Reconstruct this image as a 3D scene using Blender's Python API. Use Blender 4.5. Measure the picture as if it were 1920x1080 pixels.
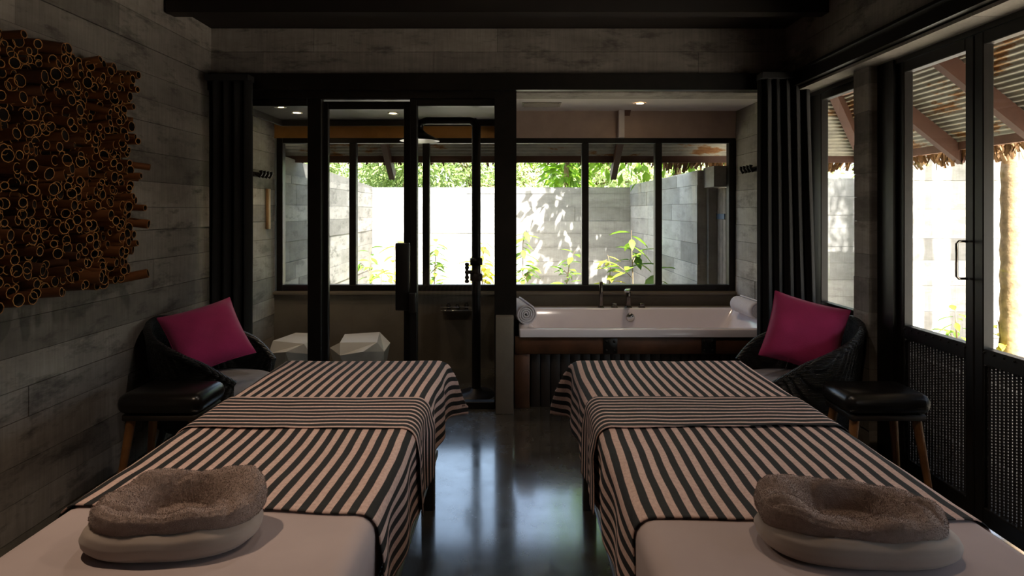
import bpy, bmesh, math, random
from mathutils import Vector, Matrix, noise

random.seed(7)
for o in list(bpy.data.objects):
    bpy.data.objects.remove(o)
SC = bpy.context.scene
COL = SC.collection
PI = math.pi

# ------------------------------------------------------------------ camera, world, sun, exposure
F, VX, VY, CH = 1100.0, 963.0, 395.0, 1.41      # focal length (px), vanishing point (px), eye height (m)
cam_d = bpy.data.cameras.new('camera')
cam = bpy.data.objects.new('camera', cam_d)
COL.objects.link(cam)
cam.location = (0, 0, CH)
cam.rotation_euler = (PI / 2, 0, 0)
cam_d.sensor_width = 36
cam_d.sensor_fit = 'HORIZONTAL'
cam_d.lens = F / 1920 * 36
cam_d.shift_x = -(VX - 960) / 1920
cam_d.shift_y = (VY - 540) / 1920
cam_d.clip_start = 0.05
cam_d.clip_end = 300
SC.camera = cam

SUN_DIR = Vector((0.20, -0.53, 0.80)).normalized()   # towards the sun
world = bpy.data.worlds.new('world')
SC.world = world
world.use_nodes = True
wn = world.node_tree
bg = wn.nodes['Background']
sky = wn.nodes.new('ShaderNodeTexSky')
sky.sky_type = 'NISHITA'
sky.sun_disc = False
sky.sun_elevation = math.asin(SUN_DIR.z)
sky.sun_rotation = math.atan2(SUN_DIR.x, SUN_DIR.y)
sky.air_density = 1.2
sky.dust_density = 3.0
hs = wn.nodes.new('ShaderNodeHueSaturation')
hs.inputs['Saturation'].default_value = 0.8      # hazy tropical sky
wn.links.new(sky.outputs[0], hs.inputs['Color'])
wn.links.new(hs.outputs[0], bg.inputs[0])
bg.inputs[1].default_value = 0.40
sun_d = bpy.data.lights.new('sun', 'SUN')
sun_d.energy = 17.0
sun_d.color = (1.0, 0.965, 0.92)
sun_d.angle = math.radians(0.7)
sun = bpy.data.objects.new('sun', sun_d)
COL.objects.link(sun)
sun.rotation_euler = SUN_DIR.to_track_quat('Z', 'Y').to_euler()
vs = SC.view_settings
vs.view_transform = 'Standard'
vs.look = 'None'
vs.exposure = 1.05
vs.gamma = 1
vs.use_curve_mapping = False
SC.cycles.max_bounces = 10
SC.cycles.diffuse_bounces = 6
SC.cycles.glossy_bounces = 4
SC.cycles.transparent_max_bounces = 24
SC.cycles.caustics_reflective = False
SC.cycles.caustics_refractive = False
SC.cycles.sample_clamp_indirect = 6.0
SC.cycles.use_denoising = True


# ------------------------------------------------------------------ helpers
def at(x, y, d):
    """point on the ray of pixel (x, y) at the distance d known from what the thing touches"""
    return Vector(((x - VX) * d / F, d, CH - (y - VY) * d / F))


class MB:
    def __init__(s):
        s.v, s.f, s.mi, s.sm, s.uv = [], [], [], [], {}

    def add(s, vs_, fs, mi=0, smooth=False, uvs=None):
        b = len(s.v)
        s.v += [tuple(p) for p in vs_]
        for f in fs:
            s.f.append(tuple(i + b for i in f))
            s.mi.append(mi)
            s.sm.append(smooth)
        if uvs:
            for i, u in enumerate(uvs):
                s.uv[b + i] = u
        return s

    def box(s, x0, x1, y0, y1, z0, z1, mi=0):
        return s.add([(x0, y0, z0), (x1, y0, z0), (x1, y1, z0), (x0, y1, z0), (x0, y0, z1), (x1, y0, z1), (x1, y1, z1), (x0, y1, z1)],
                     [(0, 3, 2, 1), (4, 5, 6, 7), (0, 1, 5, 4), (1, 2, 6, 5), (2, 3, 7, 6), (3, 0, 4, 7)], mi)

    def rbox(s, x0, x1, y0, y1, z0, z1, r=.01, seg=2, mi=0, mat4=None, smooth=True):
        bm = bmesh.new()
        bmesh.ops.create_cube(bm, size=1)
        for v in bm.verts:
            v.co = Vector(((x0 + x1) / 2 + v.co.x * (x1 - x0), (y0 + y1) / 2 + v.co.y * (y1 - y0), (z0 + z1) / 2 + v.co.z * (z1 - z0)))
        bmesh.ops.bevel(bm, geom=bm.edges[:], offset=r, segments=seg, affect='EDGES', profile=.5)
        if mat4 is not None:
            bmesh.ops.transform(bm, matrix=mat4, verts=bm.verts)
        bm.verts.index_update()
        s.add([v.co for v in bm.verts], [[v.index for v in f.verts] for f in bm.faces], mi, smooth)
        bm.free()
        return s

    def bar(s, p, q, w, h, mi=0, up=(0, 0, 1)):
        p, q = Vector(p), Vector(q)
        d = (q - p).normalized()
        a = d.cross(Vector(up)).normalized() * (w / 2)
        b = a.cross(d).normalized() * (h / 2)
        vs_ = [p - a - b, p + a - b, p + a + b, p - a + b, q - a - b, q + a - b, q + a + b, q - a + b]
        return s.add(vs_, [(0, 1, 2, 3), (7, 6, 5, 4), (0, 4, 5, 1), (1, 5, 6, 2), (2, 6, 7, 3), (3, 7, 4, 0)], mi)

    def tube(s, pts, r, n=8, mi=0, cap=True, smooth=True):
        pts = [Vector(p) for p in pts]
        rs = r if isinstance(r, (list, tuple)) else [r] * len(pts)
        ref = None
        vs_, fs = [], []
        for i, p in enumerate(pts):
            t = (pts[min(i + 1, len(pts) - 1)] - pts[max(i - 1, 0)]).normalized()
            if ref is None:
                ref = t.cross(Vector((0, 0, 1)))
                if ref.length < .1:
                    ref = t.cross(Vector((1, 0, 0)))
            ref = (ref - t * ref.dot(t)).normalized()
            b = t.cross(ref)
            for k in range(n):
                a = 2 * PI * k / n
                vs_.append(p + (ref * math.cos(a) + b * math.sin(a)) * rs[i])
        for i in range(len(pts) - 1):
            for k in range(n):
                fs.append((i * n + k, i * n + (k + 1) % n, (i + 1) * n + (k + 1) % n, (i + 1) * n + k))
        s.add(vs_, fs, mi, smooth)
        if cap:
            L = (len(pts) - 1) * n
            s.add(vs_[:n], [tuple(reversed(range(n)))], mi)
            s.add(vs_[L:], [tuple(range(n))], mi)
        return s

    def lathe(s, prof, c=(0, 0, 0), n=24, mi=0, axis='z', smooth=True):
        vs_, fs = [], []
        for (r, h) in prof:
            for k in range(n):
                a = 2 * PI * k / n
                x, y = r * math.cos(a), r * math.sin(a)
                p = {'z': (x, y, h), 'y': (x, h, y), 'x': (h, x, y)}[axis]
                vs_.append((p[0] + c[0], p[1] + c[1], p[2] + c[2]))
        for i in range(len(prof) - 1):
            for k in range(n):
                fs.append((i * n + k, i * n + (k + 1) % n, (i + 1) * n + (k + 1) % n, (i + 1) * n + k))
        return s.add(vs_, fs, mi, smooth)

    def grid(s, fn, nu, nv, closed=False, mi=0, smooth=True, uvfn=None):
        vs_, uvs, fs = [], [], []
        cu = nu if closed else nu + 1
        for j in range(nv + 1):
            for i in range(cu):
                u, v = i / nu, j / nv
                vs_.append(fn(u, v))
                if uvfn:
                    uvs.append(uvfn(u, v))
        for j in range(nv):
            for i in range(nu):
                a, b = j * cu + i, j * cu + (i + 1) % cu
                fs.append((a, b, b + cu, a + cu))
        return s.add(vs_, fs, mi, smooth, uvs or None)

    def build(s, name, mat, parent=None, world=False):
        me = bpy.data.meshes.new(name)
        vs_ = s.v
        if world and parent is not None:
            l = parent.location
            vs_ = [(a - l.x, b - l.y, c - l.z) for a, b, c in vs_]
        me.from_pydata(vs_, [], s.f)
        for m in (mat if isinstance(mat, (list, tuple)) else [mat]):
            me.materials.append(M[m])
        me.polygons.foreach_set('material_index', s.mi)
        me.polygons.foreach_set('use_smooth', s.sm)
        if s.uv:
            L = me.uv_layers.new(name='cloth')
            for lp in me.loops:
                L.data[lp.index].uv = s.uv.get(lp.vertex_index, (0, 0))
        me.update()
        o = bpy.data.objects.new(name, me)
        COL.objects.link(o)
        if parent is not None:
            o.parent = parent
        return o


def tag(o, label, cat, group=None, kind=None):
    o['label'] = label
    o['category'] = cat
    if group:
        o['group'] = group
    if kind:
        o['kind'] = kind
    return o


def thing(name, label, cat, loc=(0, 0, 0), rz=0, group=None, kind=None):
    o = bpy.data.objects.new(name, None)
    o.empty_display_size = .1
    COL.objects.link(o)
    o.location = loc
    o.rotation_euler = (0, 0, rz)
    return tag(o, label, cat, group, kind)


def struct(name, mb, mat, label, cat):
    return tag(mb.build(name, mat), label, cat, kind='structure')


def copy_tree(o, parent=None):
    c = o.copy()
    COL.objects.link(c)
    c.parent = parent
    for ch in list(o.children):
        copy_tree(ch, c)
    return c


def unit_box(name, mat):
    me = bpy.data.meshes.new(name)
    b = MB().box(-.5, .5, -.5, .5, -.5, .5)
    me.from_pydata(b.v, [], b.f)
    me.materials.append(M[mat])
    return me


def piece(name, me, parent, c, s, rot=(0, 0, 0)):
    o = bpy.data.objects.new(name, me)
    COL.objects.link(o)
    o.parent = parent
    o.location = Vector(c) - parent.location
    o.scale = s
    o.rotation_euler = rot
    return o


# ------------------------------------------------------------------ materials
M = {}


def rgb(h):
    h = h.lstrip('#')
    c = [int(h[i:i + 2], 16) / 255 for i in (0, 2, 4)]
    return tuple(x / 12.92 if x <= .04045 else ((x + .055) / 1.055) ** 2.4 for x in c) + (1,)


class NT:
    def __init__(s, name):
        m = bpy.data.materials.new(name)
        m.use_nodes = True
        M[name] = m
        s.t = m.node_tree
        s.n, s.l = s.t.nodes, s.t.links
        s.p = s.n['Principled BSDF']
        s.out = s.n['Material Output']

    def node(s, typ, **kw):
        n = s.n.new(typ)
        for k, v in kw.items():
            if k.startswith('i_'):
                n.inputs[k[2:].replace('_', ' ')].default_value = v
            else:
                setattr(n, k, v)
        return n

    def link(s, a, b):
        s.l.new(a, b)

    def pos(s, scale=(1, 1, 1), src='pos'):
        if src == 'pos':
            o = s.node('ShaderNodeNewGeometry').outputs['Position']
        elif src == 'obj':
            o = s.node('ShaderNodeTexCoord').outputs['Object']
        else:
            o = s.node('ShaderNodeTexCoord').outputs['UV']
        mp = s.node('ShaderNodeMapping')
        mp.inputs['Scale'].default_value = scale
        s.link(o, mp.inputs[0])
        return mp.outputs[0]

    def noise(s, vec, scale, detail=4, rough=.55):
        n = s.node('ShaderNodeTexNoise')
        n.inputs['Scale'].default_value = scale
        n.inputs['Detail'].default_value = detail
        n.inputs['Roughness'].default_value = rough
        s.link(vec, n.inputs['Vector'])
        return n.outputs['Fac']

    def ramp(s, fac, stops, interp='LINEAR'):
        r = s.node('ShaderNodeValToRGB')
        r.color_ramp.interpolation = interp
        el = r.color_ramp.elements
        while len(el) < len(stops):
            el.new(.5)
        for e, (p, c) in zip(el, stops):
            e.position = p
            e.color = c if isinstance(c, tuple) else (c, c, c, 1)
        s.link(fac, r.inputs[0])
        return r.outputs[0]

    def mix(s, fac, a, b, mode='MIX'):
        n = s.node('ShaderNodeMix', data_type='RGBA', blend_type=mode)
        for sock, val in ((n.inputs[0], fac), (n.inputs[6], a), (n.inputs[7], b)):
            if hasattr(val, 'links'):
                s.link(val, sock)
            else:
                sock.default_value = val
        return n.outputs[2]

    def math(s, op, a, b=0.0):
        n = s.node('ShaderNodeMath', operation=op)
        for sock, val in ((n.inputs[0], a), (n.inputs[1], b)):
            if hasattr(val, 'links'):
                s.link(val, sock)
            else:
                sock.default_value = val
        return n.outputs[0]

    def bump(s, h, strength=.3, dist=.01):
        b = s.node('ShaderNodeBump')
        b.inputs['Strength'].default_value = strength
        b.inputs['Distance'].default_value = dist
        s.link(h, b.inputs['Height'])
        s.link(b.outputs[0], s.p.inputs['Normal'])

    def color(s, c):
        if hasattr(c, 'links'):
            s.link(c, s.p.inputs['Base Color'])
        else:
            s.p.inputs['Base Color'].default_value = c

    def rough(s, r):
        if hasattr(r, 'links'):
            s.link(r, s.p.inputs['Roughness'])
        else:
            s.p.inputs['Roughness'].default_value = r


def simple(name, col, rough=.6, metal=0.0, var=.25, scale=8, bump=.0, bscale=60, src='pos', spec=.5, sheen=0.0):
    """plain material with gentle procedural variation"""
    t = NT(name)
    v = t.pos(src=src)
    n = t.noise(v, scale)
    c = rgb(col)
    lo = tuple(x * (1 - var) for x in c[:3]) + (1,)
    hi = tuple(min(1, x * (1 + var)) for x in c[:3]) + (1,)
    t.color(t.ramp(n, [(.3, lo), (.7, hi)]))
    t.rough(rough)
    t.p.inputs['Metallic'].default_value = metal
    t.p.inputs['Specular IOR Level'].default_value = spec
    if sheen:
        t.p.inputs['Sheen Weight'].default_value = sheen
        t.p.inputs['Sheen Roughness'].default_value = .5
    if bump:
        t.bump(t.noise(v, bscale, 3), bump, .005)
    return t


def concrete(name, lo, hi, dark, stain=.5, rough=.85, shine=None):
    t = NT(name)
    fine = t.noise(t.pos((70, 70, 4)), 1.0, 3)              # saw marks left by the boards
    mid = t.noise(t.pos((1.2, 1.2, 3.0)), 2.2, 6, .65)
    blot = t.noise(t.pos((2, 2, 6)), 1.6, 5, .7)
    oi = t.node('ShaderNodeObjectInfo').outputs['Random']
    base = t.ramp(mid, [(.3, rgb(lo)), (.72, rgb(hi))])
    base = t.mix(t.math('MULTIPLY', fine, .55), base, rgb(dark))
    tone = t.math('ADD', t.math('MULTIPLY', oi, .6), .66)
    cmb = t.node('ShaderNodeCombineColor')
    for i in range(3):
        t.link(tone, cmb.inputs[i])
    base = t.mix(1.0, base, cmb.outputs[0], 'MULTIPLY')
    st = t.ramp(blot, [(.52, 0.0), (.66, stain)])
    base = t.mix(st, base, rgb(dark))
    t.color(base)
    t.rough(rough)
    h = t.math('ADD', t.math('MULTIPLY', fine, .6), t.math('MULTIPLY', mid, .8))
    t.bump(h, .35, .006)
    return t


concrete('concrete', '#7d746c', '#a1988f', '#3f3935', .75)
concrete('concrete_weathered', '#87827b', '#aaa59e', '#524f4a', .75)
concrete('concrete_bath', '#8d867e', '#b8b1a7', '#5a544d', .6)
concrete('concrete_garden', '#9d9a95', '#c2bfb9', '#75726c', .4)
simple('concrete_joint', '#3a362f', .95)
simple('cement', '#6f6659', .8, var=.2, scale=3, bump=.2)
simple('black_steel', '#17130f', .42, .3, var=.3, scale=12)
simple('track_steel', '#1c1814', .35, .6, var=.2)
simple('ceiling_wood', '#1d1510', .6, var=.35, scale=5)
simple('plaster_beige', '#b09a8c', .8, var=.08)
simple('plaster_white', '#d6cfcb', .8, var=.05)
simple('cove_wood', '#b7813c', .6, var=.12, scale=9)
simple('dark_board', '#2a221c', .6, var=.25)
simple('grille', '#9b9285', .6, var=.1)
simple('rafter', '#5b3d31', .6, var=.2, scale=6, bump=.1)
simple('fascia', '#a88474', .65, var=.2, scale=6)
simple('thatch', '#8d6c48', .9, var=.45, scale=30)
simple('earth', '#a59c8e', .95, var=.25, scale=6, bump=.4)
simple('hill_green', '#3c4a22', .95, var=.4, scale=3)
simple('bark', '#8a7358', .9, var=.35, scale=14, bump=.6, bscale=40)
simple('palm_bark', '#b79a72', .9, var=.35, scale=18, bump=.6, bscale=30)
simple('garden_wood', '#8d8174', .8, var=.25, scale=12)
simple('strap_blue', '#4c5d72', .5, .4)
simple('sheet', '#b3a4a4', .9, var=.06, scale=4, bump=.12, bscale=9, spec=.2)
simple('pillowcase', '#a1938c', .85, var=.05, scale=6, bump=.1, bscale=14, sheen=.2)
simple('towel_taupe', '#95817a', .95, var=.12, scale=90, bump=.3, bscale=300, sheen=.3)
simple('towel_white', '#d8d2d6', .95, var=.1, scale=160, bump=.7, bscale=300, sheen=.4)
simple('magenta', '#a21d57', .85, var=.1, scale=10, bump=.25, bscale=380, sheen=.25)
simple('leather', '#14110f', .28, var=.25, scale=10, bump=.08, bscale=160)
simple('oak_leg', '#8d6037', .5, var=.2, scale=14)
simple('seat_fabric', '#8f8d92', .85, var=.15, scale=14, bump=.25, bscale=90)
simple('curtain_cloth', '#151312', .9, var=.15, scale=8)
simple('porcelain', '#e9e1e4', .12, var=.02, spec=.6)
simple('chrome', '#c9c5c0', .12, 1.0, var=.05)
simple('dark_chrome', '#6f675f', .22, 1.0, var=.15)
simple('oil_bronze', '#17120f', .4, .5, var=.3, scale=20)
simple('tub_wood', '#5b3b26', .55, var=.35, scale=7, bump=.15, bscale=30)
simple('stool_ceramic', '#cfcac2', .45, var=.1, scale=3, bump=.05)
simple('plaque_wood', '#b89468', .6, var=.15)
simple('bottle_dark', '#2b241c', .25, var=.2)
simple('frame_metal', '#6f6b66', .35, .8, var=.15)
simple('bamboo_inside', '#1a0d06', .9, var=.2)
simple('art_back', '#140b06', .9, var=.2)
simple('white_enamel', '#e7e2da', .3, var=.02)

t = NT('bamboo')
oi = t.node('ShaderNodeObjectInfo').outputs['Random']
nn = t.noise(t.pos((9, 60, 60)), 1.0, 3)
f = t.math('ADD', t.math('MULTIPLY', oi, .5), t.math('MULTIPLY', nn, .5))
t.color(t.ramp(f, [(.2, rgb('#3a1f10')), (.5, rgb('#5f3518')), (.8, rgb('#7d4a22'))]))
t.rough(.55)
t = NT('bamboo_cut')
t.color(t.ramp(t.noise(t.pos(), 40), [(.3, rgb('#8a5422')), (.7, rgb('#c08a4a'))]))
t.rough(.8)

# wicker
t = NT('wicker')
v = t.pos((1, 1, 1), 'obj')
w1 = t.node('ShaderNodeTexWave', wave_type='BANDS', bands_direction='Z')
w1.inputs['Scale'].default_value = 42
w2 = t.node('ShaderNodeTexWave', wave_type='BANDS', bands_direction='Y')
w2.inputs['Scale'].default_value = 24
t.link(v, w1.inputs[0])
t.link(v, w2.inputs[0])
h = t.math('MULTIPLY', w1.outputs['Fac'], w2.outputs['Fac'])
t.color(t.ramp(h, [(.0, rgb('#090808')), (1, rgb('#201d1d'))]))
t.rough(.45)
t.bump(h, .8, .01)
simple('weave', '#2c2a2b', .45, var=.3, scale=30)

# polished cement floor
t = NT('floor_cement')
big = t.noise(t.pos((1, .7, 1)), 1.3, 8, .62)
sm = t.noise(t.pos((1, 1, 1)), 9, 6, .7)
col = t.ramp(big, [(.36, rgb('#242322')), (.5, rgb('#46433d')), (.66, rgb('#625d50'))])
col = t.mix(t.ramp(sm, [(.5, 0.0), (.7, .5)]), col, rgb('#33332f'))
t.color(col)
t.rough(t.ramp(t.math('ADD', t.math('MULTIPLY', big, .5), t.math('MULTIPLY', sm, .5)), [(.36, .10), (.62, .34)]))
t.p.inputs['Specular IOR Level'].default_value = .8
t.p.inputs['Coat Weight'].default_value = 1.0
t.p.inputs['Coat Roughness'].default_value = .12
t.p.inputs['Coat IOR'].default_value = 2.1
t.bump(t.noise(t.pos(), 3, 3), .06, .01)

# corrugated iron with rust
t = NT('corrugated')
n = t.noise(t.pos((1.2, 1.2, 4)), 1.7, 6, .7)
c = t.ramp(n, [(.35, rgb('#8d8c84')), (.54, rgb('#b4b1a4')), (.6, rgb('#9a7040')), (.7, rgb('#7a4424'))])
t.color(c)
t.rough(.55)
t.p.inputs['Metallic'].default_value = .25


def stripes(name, axis, pitch, dark_share):
    t = NT(name)
    uv = t.node('ShaderNodeTexCoord').outputs['UV']
    sx = t.node('ShaderNodeSeparateXYZ')
    t.link(uv, sx.inputs[0])
    wob = t.math('MULTIPLY', t.noise(uv, 6, 2), .006)
    s_ = t.math('FRACT', t.math('DIVIDE', t.math('ADD', sx.outputs[axis], wob), pitch))
    fac = t.ramp(s_, [(0, 0.0), (dark_share - .02, 0.0), (dark_share + .02, 1.0), (.96, 1.0), (1, 0.0)])
    warm = t.noise(t.pos((40, 40, 40)), 3, 2)
    light = t.ramp(warm, [(.3, rgb('#b99b93')), (.7, rgb('#cfb3aa'))])
    t.color(t.mix(fac, rgb('#131214'), light))
    t.rough(.8)
    t.bump(t.noise(t.pos((1, 1, 1)), 14, 4), .25, .012)


stripes('stripe_long', 0, .0415, .5)
stripes('stripe_cross', 1, .0335, .62)

# thin clear glass: mostly clear, mirror-like at a glance
t = NT('glass')
t.n.remove(t.p)
tr = t.node('ShaderNodeBsdfTransparent')
tr.inputs[0].default_value = (.93, .95, .94, 1)
gl = t.node('ShaderNodeBsdfGlossy')
gl.inputs['Roughness'].default_value = .0
fr = t.node('ShaderNodeLayerWeight')
fr.inputs[0].default_value = .5
fz = t.math('ADD', t.math('MULTIPLY', t.math('POWER', fr.outputs['Facing'], 5.0), .9), .035)
mx = t.node('ShaderNodeMixShader')
t.link(fz, mx.inputs[0])
t.link(tr.outputs[0], mx.inputs[1])
t.link(gl.outputs[0], mx.inputs[2])
t.link(mx.outputs[0], t.out.inputs[0])


def leaf_mat(name, lo, hi):
    t = NT(name)
    n = t.noise(t.pos(), 5, 3)
    oi = t.node('ShaderNodeObjectInfo').outputs['Random']
    f = t.math('ADD', t.math('MULTIPLY', n, .7), t.math('MULTIPLY', oi, .3))
    c = t.ramp(f, [(.25, rgb(lo)), (.75, rgb(hi))])
    t.color(c)
    t.rough(.5)
    tl = t.node('ShaderNodeBsdfTranslucent')
    t.link(c, tl.inputs[0])
    mx = t.node('ShaderNodeMixShader')
    mx.inputs[0].default_value = .4
    t.link(t.p.outputs[0], mx.inputs[1])
    t.link(tl.outputs[0], mx.inputs[2])
    t.link(mx.outputs[0], t.out.inputs[0])


leaf_mat('leaf_hill', '#7b9448', '#c6cf98')
leaf_mat('leaf_tree', '#3f6a16', '#8fb830')
leaf_mat('leaf_plant', '#3d6a1e', '#8cab3a')
leaf_mat('leaf_yellow', '#8f9a2c', '#d8c84e')
leaf_mat('leaf_palm', '#4f7a1c', '#a6cf3c')


def emit(name, col, strength):
    t = NT(name)
    t.p.inputs['Emission Color'].default_value = rgb(col)
    t.p.inputs['Emission Strength'].default_value = strength
    t.color(rgb(col))


emit('lamp_glow', '#ffd9a8', 14)
emit('cove_glow', '#ffb45a', 5)


# ------------------------------------------------------------------ the building shell
XL, XR, YB, YW, YF = -2.14, 1.985, 4.15, 5.24, -1.3   # left wall, right bath wall, back opening, bath window wall, wall behind the camera
ZT = 2.70

# floor
struct('floor', MB().box(-2.4, 2.35, YF - .2, 5.4, -.2, 0), 'floor_cement', 'dark polished cement floor with glossy blotches', 'floor')
struct('ground', MB().box(-14, 16, -8, 60, -.6, -.06), 'earth', 'pale sandy ground around the building', 'ground')

BOARD = {}


def boards(parent, axis, face, u0, u1, z0, z1, mat, nsign, lo=.12, hi=.2, lmin=1.0, lmax=2.2, th=.022, ends=True):
    """board-marked concrete: one slightly uneven piece for every board print. axis 'y': wall face at x=face; axis 'x': at y=face"""
    if mat not in BOARD:
        BOARD[mat] = unit_box('board_print', mat)
    z = z0
    while z < z1 - .02:
        h = random.uniform(lo, hi)
        if z1 - z - h < .07:
            h = z1 - z
        u = u0
        first = True
        while u < u1 - .01:
            l = random.uniform(lmin, lmax) * (random.uniform(.3, 1) if first else 1)
            first = False
            if u1 - u - l < .35:
                l = u1 - u
            pr = random.uniform(-.0035, .0035)
            g = .0022
            uc, zc = u + l / 2, z + h / 2
            off = face - nsign * (th / 2 - pr)
            if axis == 'y':
                piece('board_print', BOARD[mat], parent, (off, uc, zc), (th, l - g, h - g * 1.3))
            else:
                piece('board_print', BOARD[mat], parent, (uc, off, zc), (l - g, th, h - g * 1.3))
            u += l
        z += h


w = struct('wall_left', MB().box(XL - .2, XL - .012, YF, YW + .1, 0, ZT), 'concrete_joint', 'left board-marked concrete wall carrying the bamboo artwork', 'wall')
boards(w, 'y', XL, YF, YB, 0, ZT, 'concrete', 1, .13, .2)
boards(w, 'y', XL, YB, YW + .02, 0, 2.36, 'concrete_bath', 1, .13, .2, .8, 1.2)

w = struct('wall_back', MB().box(XL - .02, 2.2, YB + .012, YB + .25, 2.26, ZT), 'concrete_joint', 'concrete beam above the bathroom opening', 'wall')
boards(w, 'x', YB, XL, 1.93, 2.37, ZT, 'concrete', -1, .14, .19)
sf = unit_box('soffit_board', 'concrete_bath')
piece('soffit_board', sf, w, (-.1, YB + .135, 2.254), (4.0, .22, .014))
struct('trim_1', MB().box(XL, 1.93, YB - .05, YB + .012, 2.255, 2.37), 'black_steel', 'black steel lintel above the bathroom opening', 'trim')

# wall behind the camera
struct('wall_front', MB().box(-2.4, 2.4, YF - .2, YF, 0, ZT), 'concrete', 'plain concrete wall behind the viewer', 'wall')

# ceiling of dark planks
c = struct('ceiling', MB().box(-2.34, 2.2, YF - .2, YB + .3, ZT + .03, ZT + .08), 'dark_board', 'dark timber plank ceiling of the treatment room', 'ceiling')
cb = unit_box('plank', 'ceiling_wood')
y = YF
while y < YB:
    piece('plank', cb, c, (-.07, y + .07, ZT + .015 + random.uniform(-.003, .003)), (4.5, .136, .03))
    y += .14
for yb in (3.62, 2.3, .9):
    piece('ceiling_beam', cb, c, (-.07, yb, ZT - .04), (4.1, .09, .08))

# right-hand beam, column and low front wall
w = struct('wall_right', MB().box(1.93, 2.2, YF, YB + .02, 2.24, ZT), 'concrete_joint', 'concrete beam above the glazed right-hand doors', 'wall')
boards(w, 'y', 1.92, YF, YB, 2.34, ZT, 'concrete', -1, .15, .2)
bb = BOARD['concrete']
yy = YF
while yy < YB:
    l = min(random.uniform(1.0, 1.7), YB - yy)
    piece('soffit_board', sf, w, (2.02, yy + l / 2, 2.233), (.2, l - .004, .016))
    yy += l
struct('trim_2', MB().box(1.875, 1.925, YF, YB - .05, 2.245, 2.335).box(1.86, 1.875, YF, YB - .05, 2.325, 2.34), 'track_steel',
       'black steel track along the right beam', 'trim')
struct('wall_right_near', MB().box(2.02, 2.2, YF, .02, 0, 2.235), 'concrete', 'short concrete wall beside the nearest glazed door', 'wall')

col = thing('column', 'slim concrete column with block joints beside the right armchair', 'column', (2.07, 3.38, 0), kind='structure')
blk = unit_box('block', 'concrete_bath')
MB().box(2.015, 2.125, 3.315, 3.445, 0, 2.225).build('core', 'concrete_joint', col, True)
z = 0
while z < 2.22:
    h = min(random.uniform(.13, .22), 2.225 - z)
    if 2.225 - z - h < .06:
        h = 2.225 - z
    piece('block', blk, col, (2.068 + random.uniform(-.003, .003), 3.38, z + h / 2), (.13, .145, h - .0012))
    z += h

# ------------------------------------------------------------------ bathroom shell
struct('wall_bath_low', MB().box(XL, XR, YW, YW + .12, 0, .69).box(XL, XR, YW - .03, YW, .665, .685), 'cement', 'low cement wall under the bathroom windows', 'wall')
struct('wall_bath_top', MB().box(-.06, XR + .1, YW, YW + .1, 2.06, 2.38), 'plaster_beige', 'beige plaster strip above the window behind the bathtub', 'wall')
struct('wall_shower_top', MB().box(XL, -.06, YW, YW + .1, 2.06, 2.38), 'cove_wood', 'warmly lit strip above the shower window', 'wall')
w = struct('wall_bath_right', MB().box(XR + .012, XR + .1, YB, YW + .12, 0, 2.38), 'concrete_joint', 'right concrete wall beside the bathtub', 'wall')
boards(w, 'y', XR, YB + .02, YW, 0, 2.3, 'concrete_bath', -1, .13, .2, .8, 1.2)
struct('ceiling_bath', MB().box(-.06, XR + .02, YB + .25, YW + .1, 2.30, 2.38).box(.93, .98, YW - .06, YW, 2.06, 2.30), 'plaster_white',
       'white plaster ceiling above the bathtub', 'ceiling')
struct('ceiling_shower', MB().box(XL, -.06, YB + .25, YW + .1, 2.34, 2.38).box(-2.02, -.06, YB + .25, YW - .12, 2.2, 2.23)
       .box(-2.04, -.06, YW - .13, YW - .105, 2.15, 2.25).box(-2.04, -2.015, YB + .25, YW - .12, 2.15, 2.25).box(-.075, -.06, YB + .25, YW, 2.06, 2.38), 'dark_board',
       'dark floating ceiling panel above the shower', 'ceiling')
tag(MB().box(-1.98, -.1, YW - .165, YW - .15, 2.235, 2.25).build('cove_light', 'cove_glow'), 'warm strip light hidden above the shower ceiling panel', 'light')
struct('wall_partition', MB().rbox(-.125, .0, 4.06, YW, 0, .675, .004), 'cement', 'low cement partition between shower and bathtub', 'wall')
struct('wall_ledge', MB().box(0, XR, 5.13, YW, 0, .56), 'cement', 'cement ledge behind the bathtub', 'wall')

FRAME = 'black_steel'


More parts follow.
